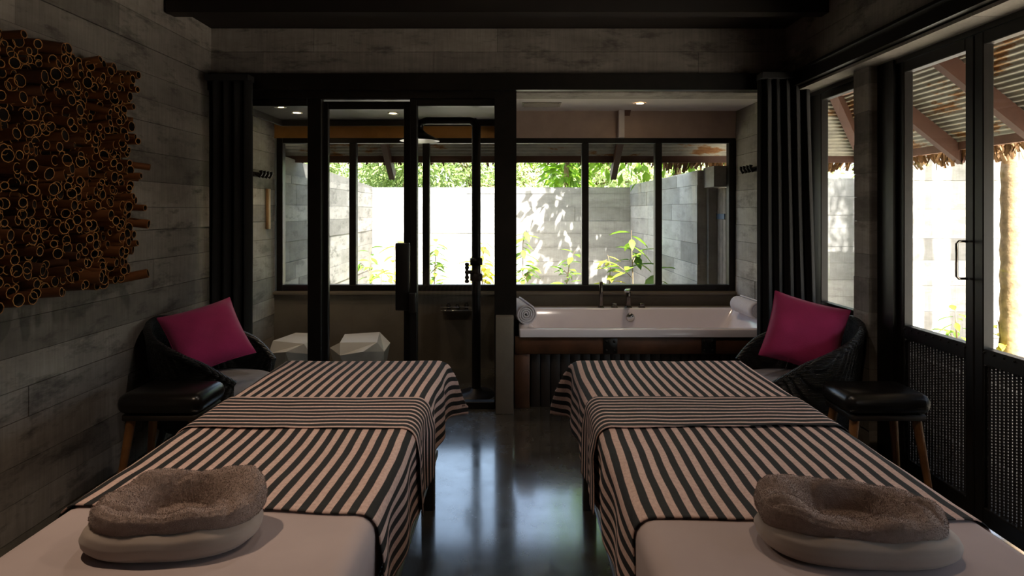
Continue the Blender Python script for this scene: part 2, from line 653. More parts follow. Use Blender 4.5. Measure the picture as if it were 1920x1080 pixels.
def glazed(name, label, cat, axis, fixed, u0, u1, z0, z1, bars_u=(), w=.05, dep=.05, bars_z=(), wbot=None, wtop=None, w0=None, w1=None, kind='structure', panes=True):
    """a glazed frame: stiles, rails, mullions and panes are parts"""
    wb, wt = wbot or w, wtop or w
    wl, wr = w0 or w, w1 or w
    loc = (fixed, (u0 + u1) / 2, z0) if axis == 'y' else ((u0 + u1) / 2, fixed, z0)
    r = thing(name, label, cat, loc, kind=kind)

    def bx(nm, a, b, c_, d, mat=FRAME, dp=dep):
        m = MB()
        if axis == 'y':
            m.rbox(fixed - dp / 2, fixed + dp / 2, a, b, c_, d, min(.004, dp / 3), 1, smooth=False)
        else:
            m.rbox(a, b, fixed - dp / 2, fixed + dp / 2, c_, d, min(.004, dp / 3), 1, smooth=False)
        return m.build(nm, mat, r, True)
    bx('stile', u0, u0 + wl, z0, z1)
    bx('stile', u1 - wr, u1, z0, z1)
    bx('rail', u0 + wl, u1 - wr, z0, z0 + wb)
    bx('rail', u0 + wl, u1 - wr, z1 - wt, z1)
    for b in bars_u:
        bx('mullion', b - w * .55, b + w * .55, z0 + wb, z1 - wt)
    for b, hh in bars_z:
        bx('rail', u0 + wl, u1 - wr, b - hh / 2, b + hh / 2)
    if panes:
        e = [u0 + wl] + sorted(bars_u) + [u1 - wr]
        zb = z0 + wb if not bars_z else bars_z[-1][0] + bars_z[-1][1] / 2
        for a, b in zip(e[:-1], e[1:]):
            pa = a + (w * .5 if a in bars_u else 0)
            pb = b - (w * .5 if b in bars_u else 0)
            m = MB()
            if axis == 'y':
                m.add([(fixed, pa, zb), (fixed, pb, zb), (fixed, pb, z1 - wt), (fixed, pa, z1 - wt)], [(0, 1, 2, 3)])
            else:
                m.add([(pa, fixed, zb), (pb, fixed, zb), (pb, fixed, z1 - wt), (pa, fixed, z1 - wt)], [(0, 1, 2, 3)])
            m.build('pane', 'glass', r, True)
    return r


glazed('window_1', 'black framed three-bay shower window onto the courtyard', 'window', 'x', YW + .05, -2.125, -.1, .69, 2.07, (-1.443, -.786), .055, .07)
glazed('window_2', 'black framed three-bay window behind the bathtub', 'window', 'x', YW + .05, -.06, XR, .69, 2.07, (.643, 1.30), .055, .07)

# glazed screen towards the shower
glazed('window_3', 'tall fixed glass panel left of the sliding shower door', 'window', 'x', 4.2, XL, -1.366, 0, 2.205, (), .05, .06, w1=.1)
d1 = glazed('door_1', 'sliding glass shower door with a boxy black handle', 'door', 'x', 4.245, -1.385, -.742, .012, 2.19, (), .05, .035, wtop=.05)
MB().rbox(-.84, -.742, 4.16, 4.225, .70, 1.18, .008).rbox(-.742, -.69, 4.13, 4.165, .69, .83, .006).build('handle', FRAME, d1, True)
glazed('window_4', 'glass panel right of the sliding shower door, before the shower column', 'window', 'x', 4.2, -.737, -.115, 0, 2.205, (), .05, .06, w1=.02)
struct('trim_3', MB().box(-.135, .02, 4.14, 4.26, .675, 2.255), FRAME, 'thick black steel post on the low partition', 'trim')
struct('trim_4', MB().box(XL, .02, 4.15, 4.27, 2.205, 2.255), FRAME, 'black head track of the shower door', 'trim')

# right-hand glazed doors with woven lower panels
XG = 2.1
wv = MB()
n_r, wdt, zt0, zt1 = 20, .425, .10, .725
for i in range(n_r):
    yc = -wdt / 2 + wdt * (i + .5) / n_r
    wv.tube([(0, yc, zt0), (0, yc, zt1)], .0072, 6, cap=False)
rows = 92
for k in range(rows):
    zc = zt0 + (zt1 - zt0) * (k + .5) / rows
    if random.random() < .03:
        continue
    vs_, fs = [], []
    for i in range(n_r + 1):
        yc = -wdt / 2 + wdt * i / n_r
        xo = .007 * (1 if (i + k) % 2 else -1)
        hh = .0026 + random.uniform(-.0006, .0006)
        vs_ += [(xo, yc, zc - hh), (xo, yc, zc + hh)]
    for i in range(n_r):
        fs.append((2 * i, 2 * i + 2, 2 * i + 3, 2 * i + 1))
    wv.add(vs_, fs)
weave_me = None


def woven(parent, yc, sy=1.0):
    global weave_me
    if weave_me is None:
        o = wv.build('woven_panel', 'weave')
        weave_me = o.data
    else:
        o = bpy.data.objects.new('woven_panel', weave_me)
        COL.objects.link(o)
    o['kind'] = 'stuff'
    o.parent = parent
    o.location = Vector((XG, yc, 0)) - parent.location
    o.scale = (1, sy, 1)
    return o


edges = [3.17, 2.645, 2.12, 1.595, 1.07, .545, .02]
nm = ['glazed right-hand door with woven lower panel beside the column', 'second glazed right-hand door from the column, palm trunk showing through it',
      'third glazed right-hand door from the column', 'fourth glazed right-hand door from the column', 'fifth glazed right-hand door from the column',
      'glazed right-hand door nearest the viewer']
for i in range(6):
    y1, y0 = edges[i], edges[i + 1]
    d = glazed('door_%d' % (i + 2), nm[i], 'door', 'y', XG, y0 + .002, y1 - .002, .02, 2.215, (), .05, .05, bars_z=((.765, .07),), wbot=.08, wtop=.07)
    woven(d, (y0 + y1) / 2)
    if i == 0:
        hy = y0 + .03
        MB().tube([(2.07, hy, 1.10), (2.03, hy, 1.10), (2.02, hy, 1.11), (2.02, hy, 1.26), (2.03, hy, 1.27), (2.07, hy, 1.27)], .006, 8).build('pull_handle', 'chrome', d, True)
    # rivets along the frame
    rv = MB()
    for k in range(9):
        rv.lathe([(.006, 0), (.005, -.004), (0, -.005)], (XG - .025, y0 + .05 + k * .052, .785), 6, axis='x')
    rv.build('rivet_row', 'track_steel', d, True)['kind'] = 'stuff'
struct('trim_5', MB().box(2.05, 2.15, 3.17, 3.31, 0, 2.225), FRAME, 'black door jamb beside the concrete column', 'trim')
struct('trim_6', MB().box(2.06, 2.14, .02, YB, 2.2, 2.228), FRAME, 'black head frame over the right-hand doors', 'trim')
g = glazed('window_5', 'narrow glass panel between the column and the right curtain', 'window', 'y', XG, 3.455, 4.22, .02, 2.205, (), .05, .05, bars_z=((.765, .07),), wbot=.08, w1=.26)
woven(g, 3.735, 1.02)

# ------------------------------------------------------------------ roof: hipped, corrugated iron under thatch
ZE, XE, YE, SL = 1.935, 3.5, 5.8, .8
YE0 = -2.6
rt = thing('roof', 'hipped thatched roof with corrugated iron underside and brown rafters', 'roof', (0, 2, ZE), kind='structure')
half = XE


def roof_z(x, y):
    return ZE + SL * min(XE - abs(x), YE - y, y - YE0)


def corr(side):
    mb = MB()
    L = math.hypot(1, SL)
    pitch, per = .045, 6
    run = 2.2
    nrow = int(run * L / pitch * per)
    nx, nz = SL / L, 1 / L
    vs_, fs = [], []
    for k in range(nrow + 1):
        sgm = k * pitch / per / L
        disp = .0085 * math.sin(2 * PI * k / per)
        z = ZE + sgm * SL + disp * nz
        if side == 'back':
            yv = YE - sgm + disp * nx
            vs_ += [(-(XE - sgm), yv, z), (XE - sgm, yv, z)]
        elif side == 'right':
            xv = XE - sgm + disp * nx
            vs_ += [(xv, YE0 + sgm, z), (xv, YE - sgm, z)]
        else:
            xv = -XE + sgm - disp * nx
            vs_ += [(xv, YE0 + sgm, z), (xv, YE - sgm, z)]
    for k in range(nrow):
        fs.append((2 * k, 2 * k + 1, 2 * k + 3, 2 * k + 2))
    mb.add(vs_, fs, 0, True)
    return mb.build('iron_sheet', 'corrugated', rt, True)


for s_ in ('back', 'right', 'left'):
    corr(s_)
# thatch above the iron
RZ = ZE + SL * XE
up = .07
ya, yb = YE - XE, YE0 + XE
ex = .05
tb = MB()
o_ = [(-XE - ex, YE0 - ex), (XE + ex, YE0 - ex), (XE + ex, YE + ex), (-XE - ex, YE + ex)]
V_ = [(x_, y_, ZE + .02) for x_, y_ in o_] + [(x_, y_, ZE + .16) for x_, y_ in o_] + [(0, yb, RZ + .04), (0, ya, RZ + .04), (0, yb, RZ + .3), (0, ya, RZ + .3)]
tb.add(V_, [(0, 1, 5, 4), (1, 2, 6, 5), (2, 3, 7, 6), (3, 0, 4, 7), (4, 5, 10), (5, 6, 11, 10), (6, 7, 11), (7, 4, 10, 11), (1, 0, 8), (2, 1, 8, 9), (3, 2, 9), (0, 3, 9, 8)])
tb.build('thatch', 'thatch', rt, True)


def rafter(p, q, w=.06, h=.11):
    MB().bar(p, q, w, h).build('rafter', 'rafter', rt, True)


dz = -.075
for x_ in (-2.3, -1.23, -.1, 1.01, 2.25):
    rafter((x_, YE + .16, ZE + dz - .16 * SL + .03), (x_, YE - 1.0, ZE + dz + 1.0 * SL), .055, .1)
for y_ in (4.62, 3.86, 3.1, 2.34, 1.58, .82):
    rafter((XE + .05, y_, ZE + dz - .05 * SL), (2.25, y_, ZE + dz + (XE - 2.25) * SL), .06, .11)
for sx in (-1, 1):
    rafter((sx * XE, YE, ZE + dz), (sx * (XE - 1.4), YE - 1.4, ZE + dz + 1.4 * SL), .07, .12)
MB().bar((2.85, YE - .7, ZE + .65 * SL - .02), (2.85, .5, ZE + .65 * SL - .02), .05, .05).build('purlin', 'fascia', rt, True)
MB().box(-XE, XE, YE - .02, YE + .03, ZE - .05, ZE + .025).build('fascia_board', 'rafter', rt, True)
MB().box(XE - .02, XE + .03, YE0, YE, ZE - .05, ZE + .025).build('fascia_board', 'fascia', rt, True)
fr_ = MB()


def straw(p, out, n_, ll=1.0):
    for _ in range(n_):
        a = Vector((random.uniform(-.05, .05), random.uniform(-.05, .05), 0))
        q = Vector(p) + a
        l = random.uniform(.06, .17) * ll
        dr = (Vector(out) * random.uniform(.1, .8) + Vector((random.uniform(-.5, .5), random.uniform(-.5, .5), -1))).normalized()
        wd = random.uniform(.008, .022)
        sd = dr.cross(Vector((random.uniform(-1, 1), random.uniform(-1, 1), .2))).normalized() * wd
        e = q + dr * l
        fr_.add([q - sd, q + sd, e + sd * .5, e - sd * .7], [(0, 1, 2, 3)])


x_ = -XE
while x_ < XE:
    straw((x_, YE + .05, ZE - .03), (0, 1, 0), 1 if x_ < 1.4 else 6, .35 if x_ < 1.4 else .8)
    x_ += .05
y_ = .5
while y_ < YE:
    straw((XE + .05, y_, ZE - .02), (1, 0, 0), 7)
    y_ += .05
fo = fr_.build('thatch_fringe', 'thatch', rt, True)
fo['kind'] = 'stuff'

# ------------------------------------------------------------------ courtyard
YC = 8.9
GB = 'concrete_garden'
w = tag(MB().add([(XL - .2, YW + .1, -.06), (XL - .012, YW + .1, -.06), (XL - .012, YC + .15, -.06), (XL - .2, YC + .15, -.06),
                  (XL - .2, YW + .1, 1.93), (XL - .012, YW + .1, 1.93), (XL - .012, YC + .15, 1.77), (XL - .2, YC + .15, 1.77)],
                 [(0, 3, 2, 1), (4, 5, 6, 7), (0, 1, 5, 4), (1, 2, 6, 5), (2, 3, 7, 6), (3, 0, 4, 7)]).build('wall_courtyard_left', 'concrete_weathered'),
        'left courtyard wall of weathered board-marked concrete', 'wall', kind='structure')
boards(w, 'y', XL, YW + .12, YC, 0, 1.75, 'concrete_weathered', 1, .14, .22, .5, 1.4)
w = struct('wall_courtyard_back', MB().box(XL - .2, 1.9, YC + .012, YC + .18, -.06, 1.765), GB, 'sunlit courtyard back wall dappled with leaf shadows', 'wall')
boards(w, 'x', YC, XL, 1.77, 0, 1.755, GB, -1, .17, .23, 1.2, 2.0)
w = struct('wall_courtyard_right', MB().box(1.782, 1.88, 5.66, YC + .1, -.06, 1.80), GB, 'right courtyard wall in bluish shade', 'wall')
boards(w, 'y', 1.77, 5.655, YC, 0, 1.79, GB, -1, .14, .22, .8, 1.8)
# garden doorway between that wall and the house
gw = struct('wall_gateway', MB().box(1.83, 2.02, 5.36, 5.655, 1.63, 1.82).box(1.86, 2.06, 5.60, 5.655, -.06, 1.63), 'concrete_garden', 'cement gateway at the near end of the right courtyard wall', 'wall')
gd = thing('door_8', 'weathered plank garden door with a blue strap hinge', 'door', (1.95, 5.48, 0), kind='structure')
for i in range(3):
    MB().rbox(1.94, 1.97, 5.36 + i * .08, 5.437 + i * .08, .02, 1.62, .003, 1).build('plank', 'garden_wood', gd, True)
MB().box(1.932, 1.94, 5.38, 5.6, 1.33, 1.38).build('strap_hinge', 'strap_blue', gd, True)

# walls of the garden seen through the right-hand doors
w = struct('wall_garden', MB().box(1.88, 4.5, 7.412, 7.56, -.06, 1.82), GB, 'far garden wall seen through the narrow glass panel', 'wall')
boards(w, 'x', 7.4, 1.9, 4.5, 0, 1.81, GB, -1, .16, .24, 1.0, 2.0)
w = struct('wall_garden_near', MB().box(4.2, 9.0, 6.512, 6.66, -.06, 2.01), GB, 'white sunlit garden wall seen through the right-hand doors', 'wall')
boards(w, 'x', 6.5, 4.2, 9.0, 0, 2.0, GB, -1, .22, .34, 1.4, 2.4)
# rising land behind
hl = MB().grid(lambda u, v: (-22 + 44 * u, 13 + 30 * v, -.3 + 3.4 * v + 1.2 * noise.noise((u * 5, v * 3, 2.2))), 24, 12)
struct('hill', hl, 'hill_green', 'green slope rising beyond the courtyard wall', 'hill')


# ------------------------------------------------------------------ trees and plants
def diamond(mb, c_, d, nrm, l, w_, mi=0):
    d = d.normalized()
    s_ = d.cross(nrm)
    if s_.length < .01:
        s_ = d.cross(Vector((1, .2, 0)))
    s_ = s_.normalized() * (w_ / 2)
    n_ = s_.cross(d).normalized()
    mb.add([c_, c_ + d * l * .45 + s_ + n_ * l * .06, c_ + d * l, c_ + d * l * .45 - s_ + n_ * l * .06], [(0, 1, 2), (0, 2, 3)], mi)


def rdir():
    while True:
        v = Vector((random.uniform(-1, 1), random.uniform(-1, 1), random.uniform(-1, 1)))
        if .05 < v.length < 1:
            return v.normalized()


def tree(label, base, h, cz, rx, rz, nleaf, ls, mat, group, trunk=.1, clumps=16, ry=None):
    t_ = thing('leafy_tree', label, 'tree', base, group=group)
    ry = ry or rx
    top = Vector((0, 0, cz))
    MB().tube([(0, 0, -.1), (.05, .02, cz * .5), (0, 0, cz)], [trunk, trunk * .8, trunk * .5], 7).build('trunk', 'bark', t_)
    br = MB()
    fo_ = MB()
    for _ in range(clumps):
        d = rdir()
        c_ = top + Vector((d.x * rx, d.y * ry, d.z * rz)) * random.uniform(.35, .8)
        br.tube([top - Vector((0, 0, .3)), (top + c_) / 2 - Vector((0, 0, .1)), c_], [trunk * .35, trunk * .25, trunk * .1], 5)
        cr = .42 * (rx + rz) / 2
        for _ in range(nleaf // clumps):
            e = rdir()
            p = c_ + e * cr * random.uniform(.5, 1)
            dd = (e + rdir() * .8 + Vector((0, 0, -.3)))
            diamond(fo_, p, dd, (Vector((0, 0, 1)) + rdir() * .7), ls * random.uniform(.7, 1.3), ls * .5)
    br.build('branches', 'bark', t_)
    fo_.build('foliage', mat, t_)
    return t_


GH = 'hillside trees beyond the courtyard wall'
for i in range(10):
    x_ = -9.6 + i * 2.05 + random.uniform(-.4, .4)
    y_ = 19 + (i % 3) * 2.2
    zb = -.3 + 3.4 * (y_ - 13) / 30
    tree('bushy green tree on the hillside beyond the courtyard wall', (x_, y_, zb), 4, 2.1 + random.uniform(-.2, .5), 1.75, 1.7, 3400, .2, 'leaf_hill', GH, .12, 22)
random.seed(23)
# the tree leaning over the courtyard's back right corner; it throws the dappled shade
tree('bright leafy tree overhanging the right end of the courtyard back wall', (2.15, 7.85, -.06), 3.6, 3.15, 2.1, 1.15, 3000, .19, 'leaf_tree', None, .08, 30, 1.1)
tree('pale leafy tree leaning in behind the courtyard back wall', (.9, 10.2, -.06), 3.2, 2.55, 1.2, .75, 1500, .17, 'leaf_tree', None, .07, 14)

LEAF = {}


def leaf_mesh(mat):
    if mat not in LEAF:
        m = MB()
        rows_ = [(0, .01), (.2, .3), (.45, .42), (.75, .26), (1, .0)]
        vs_ = []
        for y0, w_ in rows_:
            zc = -.25 * y0 * y0
            vs_ += [(-w_ / 2, y0, zc + .05 * w_), (0, y0, zc - .03), (w_ / 2, y0, zc + .05 * w_)]
        fs = []
        for k in range(4):
            a = k * 3
            fs += [(a, a + 1, a + 4, a + 3), (a + 1, a + 2, a + 5, a + 4)]
        m.add(vs_, fs, 0, True)
        o = m.build('leaf', mat)
        LEAF[mat] = o.data
        bpy.data.objects.remove(o)
    return LEAF[mat]


def plant(label, px, d, ytop, n, ls, mat='leaf_plant', lean=(0, 0), zmin=.35):
    p = at(px, ytop, d)
    base = Vector((p.x - lean[0], d - lean[1], -.06))
    t_ = thing('young_plant', label, 'plant', base, group='young plants in the courtyard')
    h = p.z + .06
    st = MB()
    pts = [Vector((lean[0] * k * k, lean[1] * k * k, h * k)) + Vector((random.uniform(-.02, .02), random.uniform(-.02, .02), 0)) * (k > 0) for k in (0, .3, .6, .85, 1)]
    st.tube(pts, [.011, .009, .007, .005, .003], 6)
    me = leaf_mesh(mat)
    for b_ in range(max(1, n // 5)):
        az = b_ * 2.1 + 1
        f0 = random.uniform(max(.2, zmin - .1), .7)
        q0 = Vector((lean[0] * f0 * f0, lean[1] * f0 * f0, h * f0))
        L_ = random.uniform(.14, .26) * h * (1.3 - f0)
        q1 = q0 + Vector((math.cos(az) * L_, math.sin(az) * L_ * .6, L_ * random.uniform(.5, 1.1)))
        st.tube([q0, q0.lerp(q1, .5) + Vector((0, 0, .01)), q1], [.005, .004, .002], 5)
        for k in range(4):
            o = bpy.data.objects.new('leaf', me)
            COL.objects.link(o)
            o.parent = t_
            o.location = q0.lerp(q1, .4 + .2 * k)
            o.rotation_euler = (random.uniform(-.7, .4), random.uniform(-.5, .5), az + random.uniform(-1.8, 1.8) - PI / 2)
            sc_ = ls * random.uniform(.6, 1.05)
            o.scale = (sc_, sc_, sc_)
    st.build('stem', 'bark', t_)
    for k in range(n):
        f_ = zmin + (1 - zmin) * (k + .5) / n
        s_ = f_ * 4
        j = min(3, int(s_))
        ts = [0, .3, .6, .85, 1]
        j = max(q for q in range(4) if ts[q] <= f_)
        q = pts[j].lerp(pts[j + 1], (f_ - ts[j]) / (ts[j + 1] - ts[j]))
        o = bpy.data.objects.new('leaf', me)
        COL.objects.link(o)
        o.parent = t_
        az = k * 2.4 + random.uniform(-.4, .4)
        out = random.uniform(.02, .12) * (1.2 - f_)
        o.location = q + Vector((-math.sin(az), math.cos(az), 0)) * out
        o.rotation_euler = (random.uniform(-.5, .45), random.uniform(-.3, .3), az)
        sc_ = ls * random.uniform(.75, 1.2)
        o.scale = (sc_, sc_, sc_)
    return t_


plant('young plant by the left courtyard wall, seen through the sliding door', 694, 7.6, 462, 16, .15)
plant('low dark-leaved plant just right of the plant by the left courtyard wall', 716, 7.4, 500, 9, .13)
plant('broad-leaved yellowish plant behind the sliding door handle', 742, 7.0, 448, 13, .2, 'leaf_yellow')
plant('bushy dark plant just left of the shower column', 815, 7.6, 452, 30, .17)
plant('yellow-green plant behind the shower column', 905, 7.8, 452, 24, .2, 'leaf_yellow')
plant('tall green and yellow plant just right of the thick black post', 983, 7.8, 432, 26, .18)
plant('leaning dark green plant left of the first tub window bar', 1075, 7.4, 470, 20, .17, lean=(.15, 0))
plant('low bright yellow-green plant above the tub hand shower', 1142, 7.2, 478, 16, .19, 'leaf_yellow')
plant('tall slim plant with large leaves near the courtyard corner', 1186, 7.0, 432, 12, .24, zmin=.6)
plant('large drooping leaved plant below the second tub window bar', 1232, 5.95, 490, 12, .22)
plant('small bright plant below the palm trunk outside the right-hand doors', 1868, 4.5, 600, 16, .14, 'leaf_yellow')
plant('dark leafy plant outside the glazed door beside the column', 1792, 5.4, 580, 14, .15)
plant('green shrub behind the woven panel of the door beside the column', 1760, 4.6, 660, 30, .2, 'leaf_plant', zmin=.1)
plant('green shrub behind the woven panel of the second right-hand door', 1890, 3.9, 700, 30, .2, 'leaf_palm', zmin=.1)


def palm(label, base, h, r, nf=14, lean=(0, 0), cat='palm tree', fl=1.7):
    t_ = thing('palm_tree', label, cat, base)
    pts, rs = [], []
    nseg = 40
    for k in range(nseg + 1):
        f_ = k / nseg
        pts.append((lean[0] * f_ * f_, lean[1] * f_ * f_, h * f_ - .1))
        rs.append(r * (1.15 - .35 * f_) * (1.05 if k % 2 else .95))
    MB().tube(pts, rs, 12).build('trunk', 'palm_bark', t_)
    for k in range(nf):
        az = 2 * PI * k / nf + random.uniform(-.2, .2)
        el = random.uniform(.1, .9)
        fm = MB()
        mid = []
        for j in range(9):
            s_ = j / 8
            rr = fl * s_ * math.cos(el * (1 - .3 * s_))
            zz = fl * s_ * math.sin(el) - .9 * fl * s_ * s_ * .6
            mid.append(Vector((lean[0] + rr * math.cos(az), lean[1] + rr * math.sin(az), h - .1 + zz)))
        fm.tube(mid, [.018 - .0018 * j for j in range(9)], 5)
        for j in range(1, 8):
            for sub in (0, .5):
                c_ = mid[j].lerp(mid[j + 1], sub)
                tn = (mid[j + 1] - mid[j]).normalized()
                sd = tn.cross(Vector((0, 0, 1))).normalized()
                for sg in (-1, 1):
                    diamond(fm, c_, sd * sg + tn * .7 + Vector((0, 0, -.25)), Vector((0, 0, 1)), .42 * (1.1 - .6 * j / 8), .045)
        fm.build('frond', 'leaf_palm', t_)
    return t_


palm('palm with a pale ringed trunk outside the second right-hand door', (3.80, 4.45, -.06), 3.9, .085)
palm('palm growing behind the sunlit garden wall', (5.1, 8.3, -.06), 2.6, .08, 16, fl=1.5)
palm('unseen palm added beyond the frame outside the right-hand doors to shade the garden wall', (5.5, 5.0, -.06), 5.8, .10, 12)  # out of view, added for the shadow band its trunk casts
palm('slim unseen palm added beyond the frame to shade the garden wall beside the door', (5.16, 5.0, -.06), 6.2, .05, 9)  # also added out of view, for a thinner shadow band
palm('farther unseen palm added beyond the frame to shade the garden wall', (6.6, 4.5, -.06), 5.6, .08, 10)  # added out of view, for one more shadow on the wall

# ------------------------------------------------------------------ bamboo artwork
AY0, AY1, AZ0, AZ1 = 1.85, 3.2, 1.03, 2.17
art = thing('bamboo_wall_art', 'large panel of cut bamboo tube ends hung on the left concrete wall', 'wall art', (XL, (AY0 + AY1) / 2, AZ0))
MB().box(XL, XL + .02, AY0 + .02, AY1 - .02, AZ0 + .03, AZ1 - .03).build('backing_board', 'art_back', art, True)


def tube_data(r, wall_, L_, n=9):
    m = MB()
    cs = [(math.cos(2 * PI * k / n), math.sin(2 * PI * k / n)) for k in range(n)]
    ri = r - wall_
    q = range(n)
    m.add([(0, a * r, b * r) for a, b in cs] + [(L_, a * r, b * r) for a, b in cs], [(k, (k + 1) % n, n + (k + 1) % n, n + k) for k in q], 0, True)
    m.add([(L_, a * r, b * r) for a, b in cs] + [(L_, a * ri, b * ri) for a, b in cs], [(k, (k + 1) % n, n + (k + 1) % n, n + k) for k in q], 1)
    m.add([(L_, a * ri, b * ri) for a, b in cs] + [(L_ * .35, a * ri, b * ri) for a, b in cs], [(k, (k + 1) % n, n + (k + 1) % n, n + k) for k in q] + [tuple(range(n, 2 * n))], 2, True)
    return m


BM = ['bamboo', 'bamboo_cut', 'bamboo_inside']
kinds = [tube_data(r, .0035, 1.0) for r in (.018, .022, .025, .029)]
kmesh = []
for k_ in kinds:
    o = k_.build('bamboo_tube', BM)
    kmesh.append(o.data)
    bpy.data.objects.remove(o)
spots = []
pz = .044
z = AZ0 + .02
row = 0
while z < AZ1 - .01:
    y = AY0 + (pz / 2 if row % 2 else 0)
    while y < AY1 - .01:
        edge = min(AY1 - y, z - AZ0, AZ1 - z)
        spots.append((y + random.uniform(-.012, .012), z + random.uniform(-.012, .012), edge))
        y += pz
    z += pz * .88
    row += 1
tubes = []
for (y, z, edge) in spots:
    L_ = random.choice([random.uniform(.03, .08), random.uniform(.05, .125)])
    if random.random() < .04:
        L_ = .14
    rot = (random.uniform(0, 6), random.gauss(0, .1), random.gauss(0, .16) + (random.uniform(0, .5) if edge < .05 and AY1 - y < .05 else 0))
    tubes.append((random.randrange(4), (XL + .012, y, z), L_, rot))
vis = sorted([i for i, t_ in enumerate(tubes) if t_[1][1] > 2.30], key=lambda i: tubes[i][1][1])
big = set(vis[:300])
stuff = MB()
for i, (k_, c_, L_, rot) in enumerate(tubes):
    if i in big:
        o = bpy.data.objects.new('bamboo_tube', kmesh[k_])
        COL.objects.link(o)
        o.parent = art
        o.location = Vector(c_) - art.location
        o.rotation_euler = rot
        o.scale = (L_, 1, 1)
    else:
        from mathutils import Euler
        mt = Matrix.Translation(c_) @ Euler(rot).to_matrix().to_4x4() @ Matrix.Diagonal((L_, 1, 1, 1))
        src = kinds[k_]
        b = len(stuff.v)
        stuff.v += [tuple(mt @ Vector(p)) for p in src.v]
        stuff.f += [tuple(x + b for x in f_) for f_ in src.f]
        stuff.mi += src.mi
        stuff.sm += src.sm
so = stuff.build('bamboo_tubes', BM, art, True)
so['kind'] = 'stuff'

# ------------------------------------------------------------------ massage beds
ZB = .672
Y0B, Y1B = .93, 2.885


def bed(label, x0, x1):
    cx, cy = (x0 + x1) / 2, (Y0B + Y1B) / 2
    r = thing('massage_bed', label, 'bed', (cx, cy, 0), group='massage beds')
    hw, hl_ = (x1 - x0) / 2, (Y1B - Y0B) / 2

    def mt(u, v):
        return None
    MB().rbox(-hw, hw, -hl_, hl_, .47, ZB, .045, 4).build('mattress', 'sheet', r)
    MB().rbox(-hw + .03, hw - .03, -hl_ + .02, hl_ - .02, .42, .47, .006, 1).build('bed_base', 'dark_board', r)
    lx, ly = hw - .07, hl_ - .1
    for sx in (-1, 1):
        for sy in (-1, 1):
            MB().rbox(sx * lx - .03, sx * lx + .03, sy * ly - .03, sy * ly + .03, 0, .43, .004, 1).build('leg', 'dark_board', r)
        MB().rbox(sx * (hw - .045) - .015, sx * (hw - .045) + .015, -hl_ + .05, hl_ - .05, .225, .255, .003, 1).build('rail', 'frame_metal', r)
    nb = 6
    for k in range(nb):
        yk = -hl_ + .06 + (2 * hl_ - .12) * k / (nb - 1)
        MB().box(-hw + .06, hw - .06, yk - .012, yk + .012, .232, .252).build('crossbar', 'frame_metal', r)
    ms = MB()
    s_ = .022
    x = -hw + .06
    while x < hw - .06:
        ms.box(x - .004, x + .004, -hl_ + .06, hl_ - .06, .236, .240)
        x += s_
    y = -hl_ + .06
    while y < hl_ - .06:
        ms.box(-hw + .06, hw - .06, y - .004, y + .004, .238, .242)
        y += s_
    o = ms.build('mesh_shelf', 'frame_metal', r)
    o['kind'] = 'stuff'
    return r


BL, BR = (-1.125, -.335), (.29, 1.125)
bed('massage bed standing along the left concrete wall', *BL)
bed('massage bed standing along the right-hand glazed doors', *BR)


def drape(cx, hw, yend, ztop, off, ufrom, uto, v0fn, v1, seed, wr=1.0, r=.045, endhang=True):
    """cloth lying on the bed and hanging over its sides and far end; u across, v along"""
    def pt(u, v):
        uu = ufrom + (uto - ufrom) * u
        y0 = v0fn(u)
        vv = y0 + (v1 - y0) * v
        du = max(0, abs(uu) - hw)
        dv = max(0, vv - yend) if endhang else 0
        sgn = 1 if uu > 0 else -1
        flat_r = hw - r

        def bend(s_):
            # arc length beyond the flat part -> (outward, down)
            if s_ <= 0:
                return s_, 0
            a = r * PI / 2
            if s_ < a:
                th = s_ / r
                return r * math.sin(th), r * (1 - math.cos(th))
            return r + (s_ - a) * .01, r + (s_ - a)
        ox, dx_ = bend(abs(uu) - flat_r)
        oy, dy_ = bend(vv - (yend - r)) if endhang else (vv - (yend - r), 0)
        x = flat_r + ox
        y = yend - r + oy
        drop = max(dx_, dy_) + .12 * min(dx_, dy_)
        m_ = min(dx_, dy_)
        x += m_ * .42
        y += m_ * .42
        n1 = noise.noise((uu * 3 + seed, vv * 4, seed))
        n2 = noise.noise((uu * 9 + seed, vv * 11, seed * 2.1))
        hang = min(1, max(dx_, dy_) / .1)
        z = ztop + off - drop + (n1 * .0035 + n2 * .002) * wr * (1 - hang)
        x += hang * (.008 * math.sin(vv * 21 + seed) + .012 * n1) * wr * min(1, dx_ / .12 + .01) + hang * off
        if endhang:
            y += hang * (.012 * math.sin(uu * 17 + seed)) * min(1, dy_ / .12)
        return (cx + sgn * x, y, z)
    return pt


def spread(name, label, cat, bx, off, hang_l, hang_r, v0fn, v1, mat, seed, nu, nv, endhang=True, group=None):
    cx, hw = (bx[0] + bx[1]) / 2, (bx[1] - bx[0]) / 2
    fn = drape(cx, hw + .004, Y1B + .004, ZB, off, -hw - hang_l, hw + hang_r, v0fn, v1, seed, endhang=endhang)
    root = MB()
    uvf = lambda u, v: ((-hw - hang_l) + (2 * hw + hang_l + hang_r) * u + .01 * math.sin(v * 9 + seed), v0fn(u) + (v1 - v0fn(u)) * v)
    o = MB().grid(fn, nu, nv, uvfn=uvf).build(name, mat)
    sd = o.modifiers.new('thickness', 'SOLIDIFY')
    sd.thickness = .003
    sd.offset = 1
    return tag(o, label, cat, group)


def waves(a, b, amp, s_):
    return lambda u: a + (b - a) * u + amp * math.sin(u * 23 + s_) + amp * .7 * math.sin(u * 9 + 2 * s_)


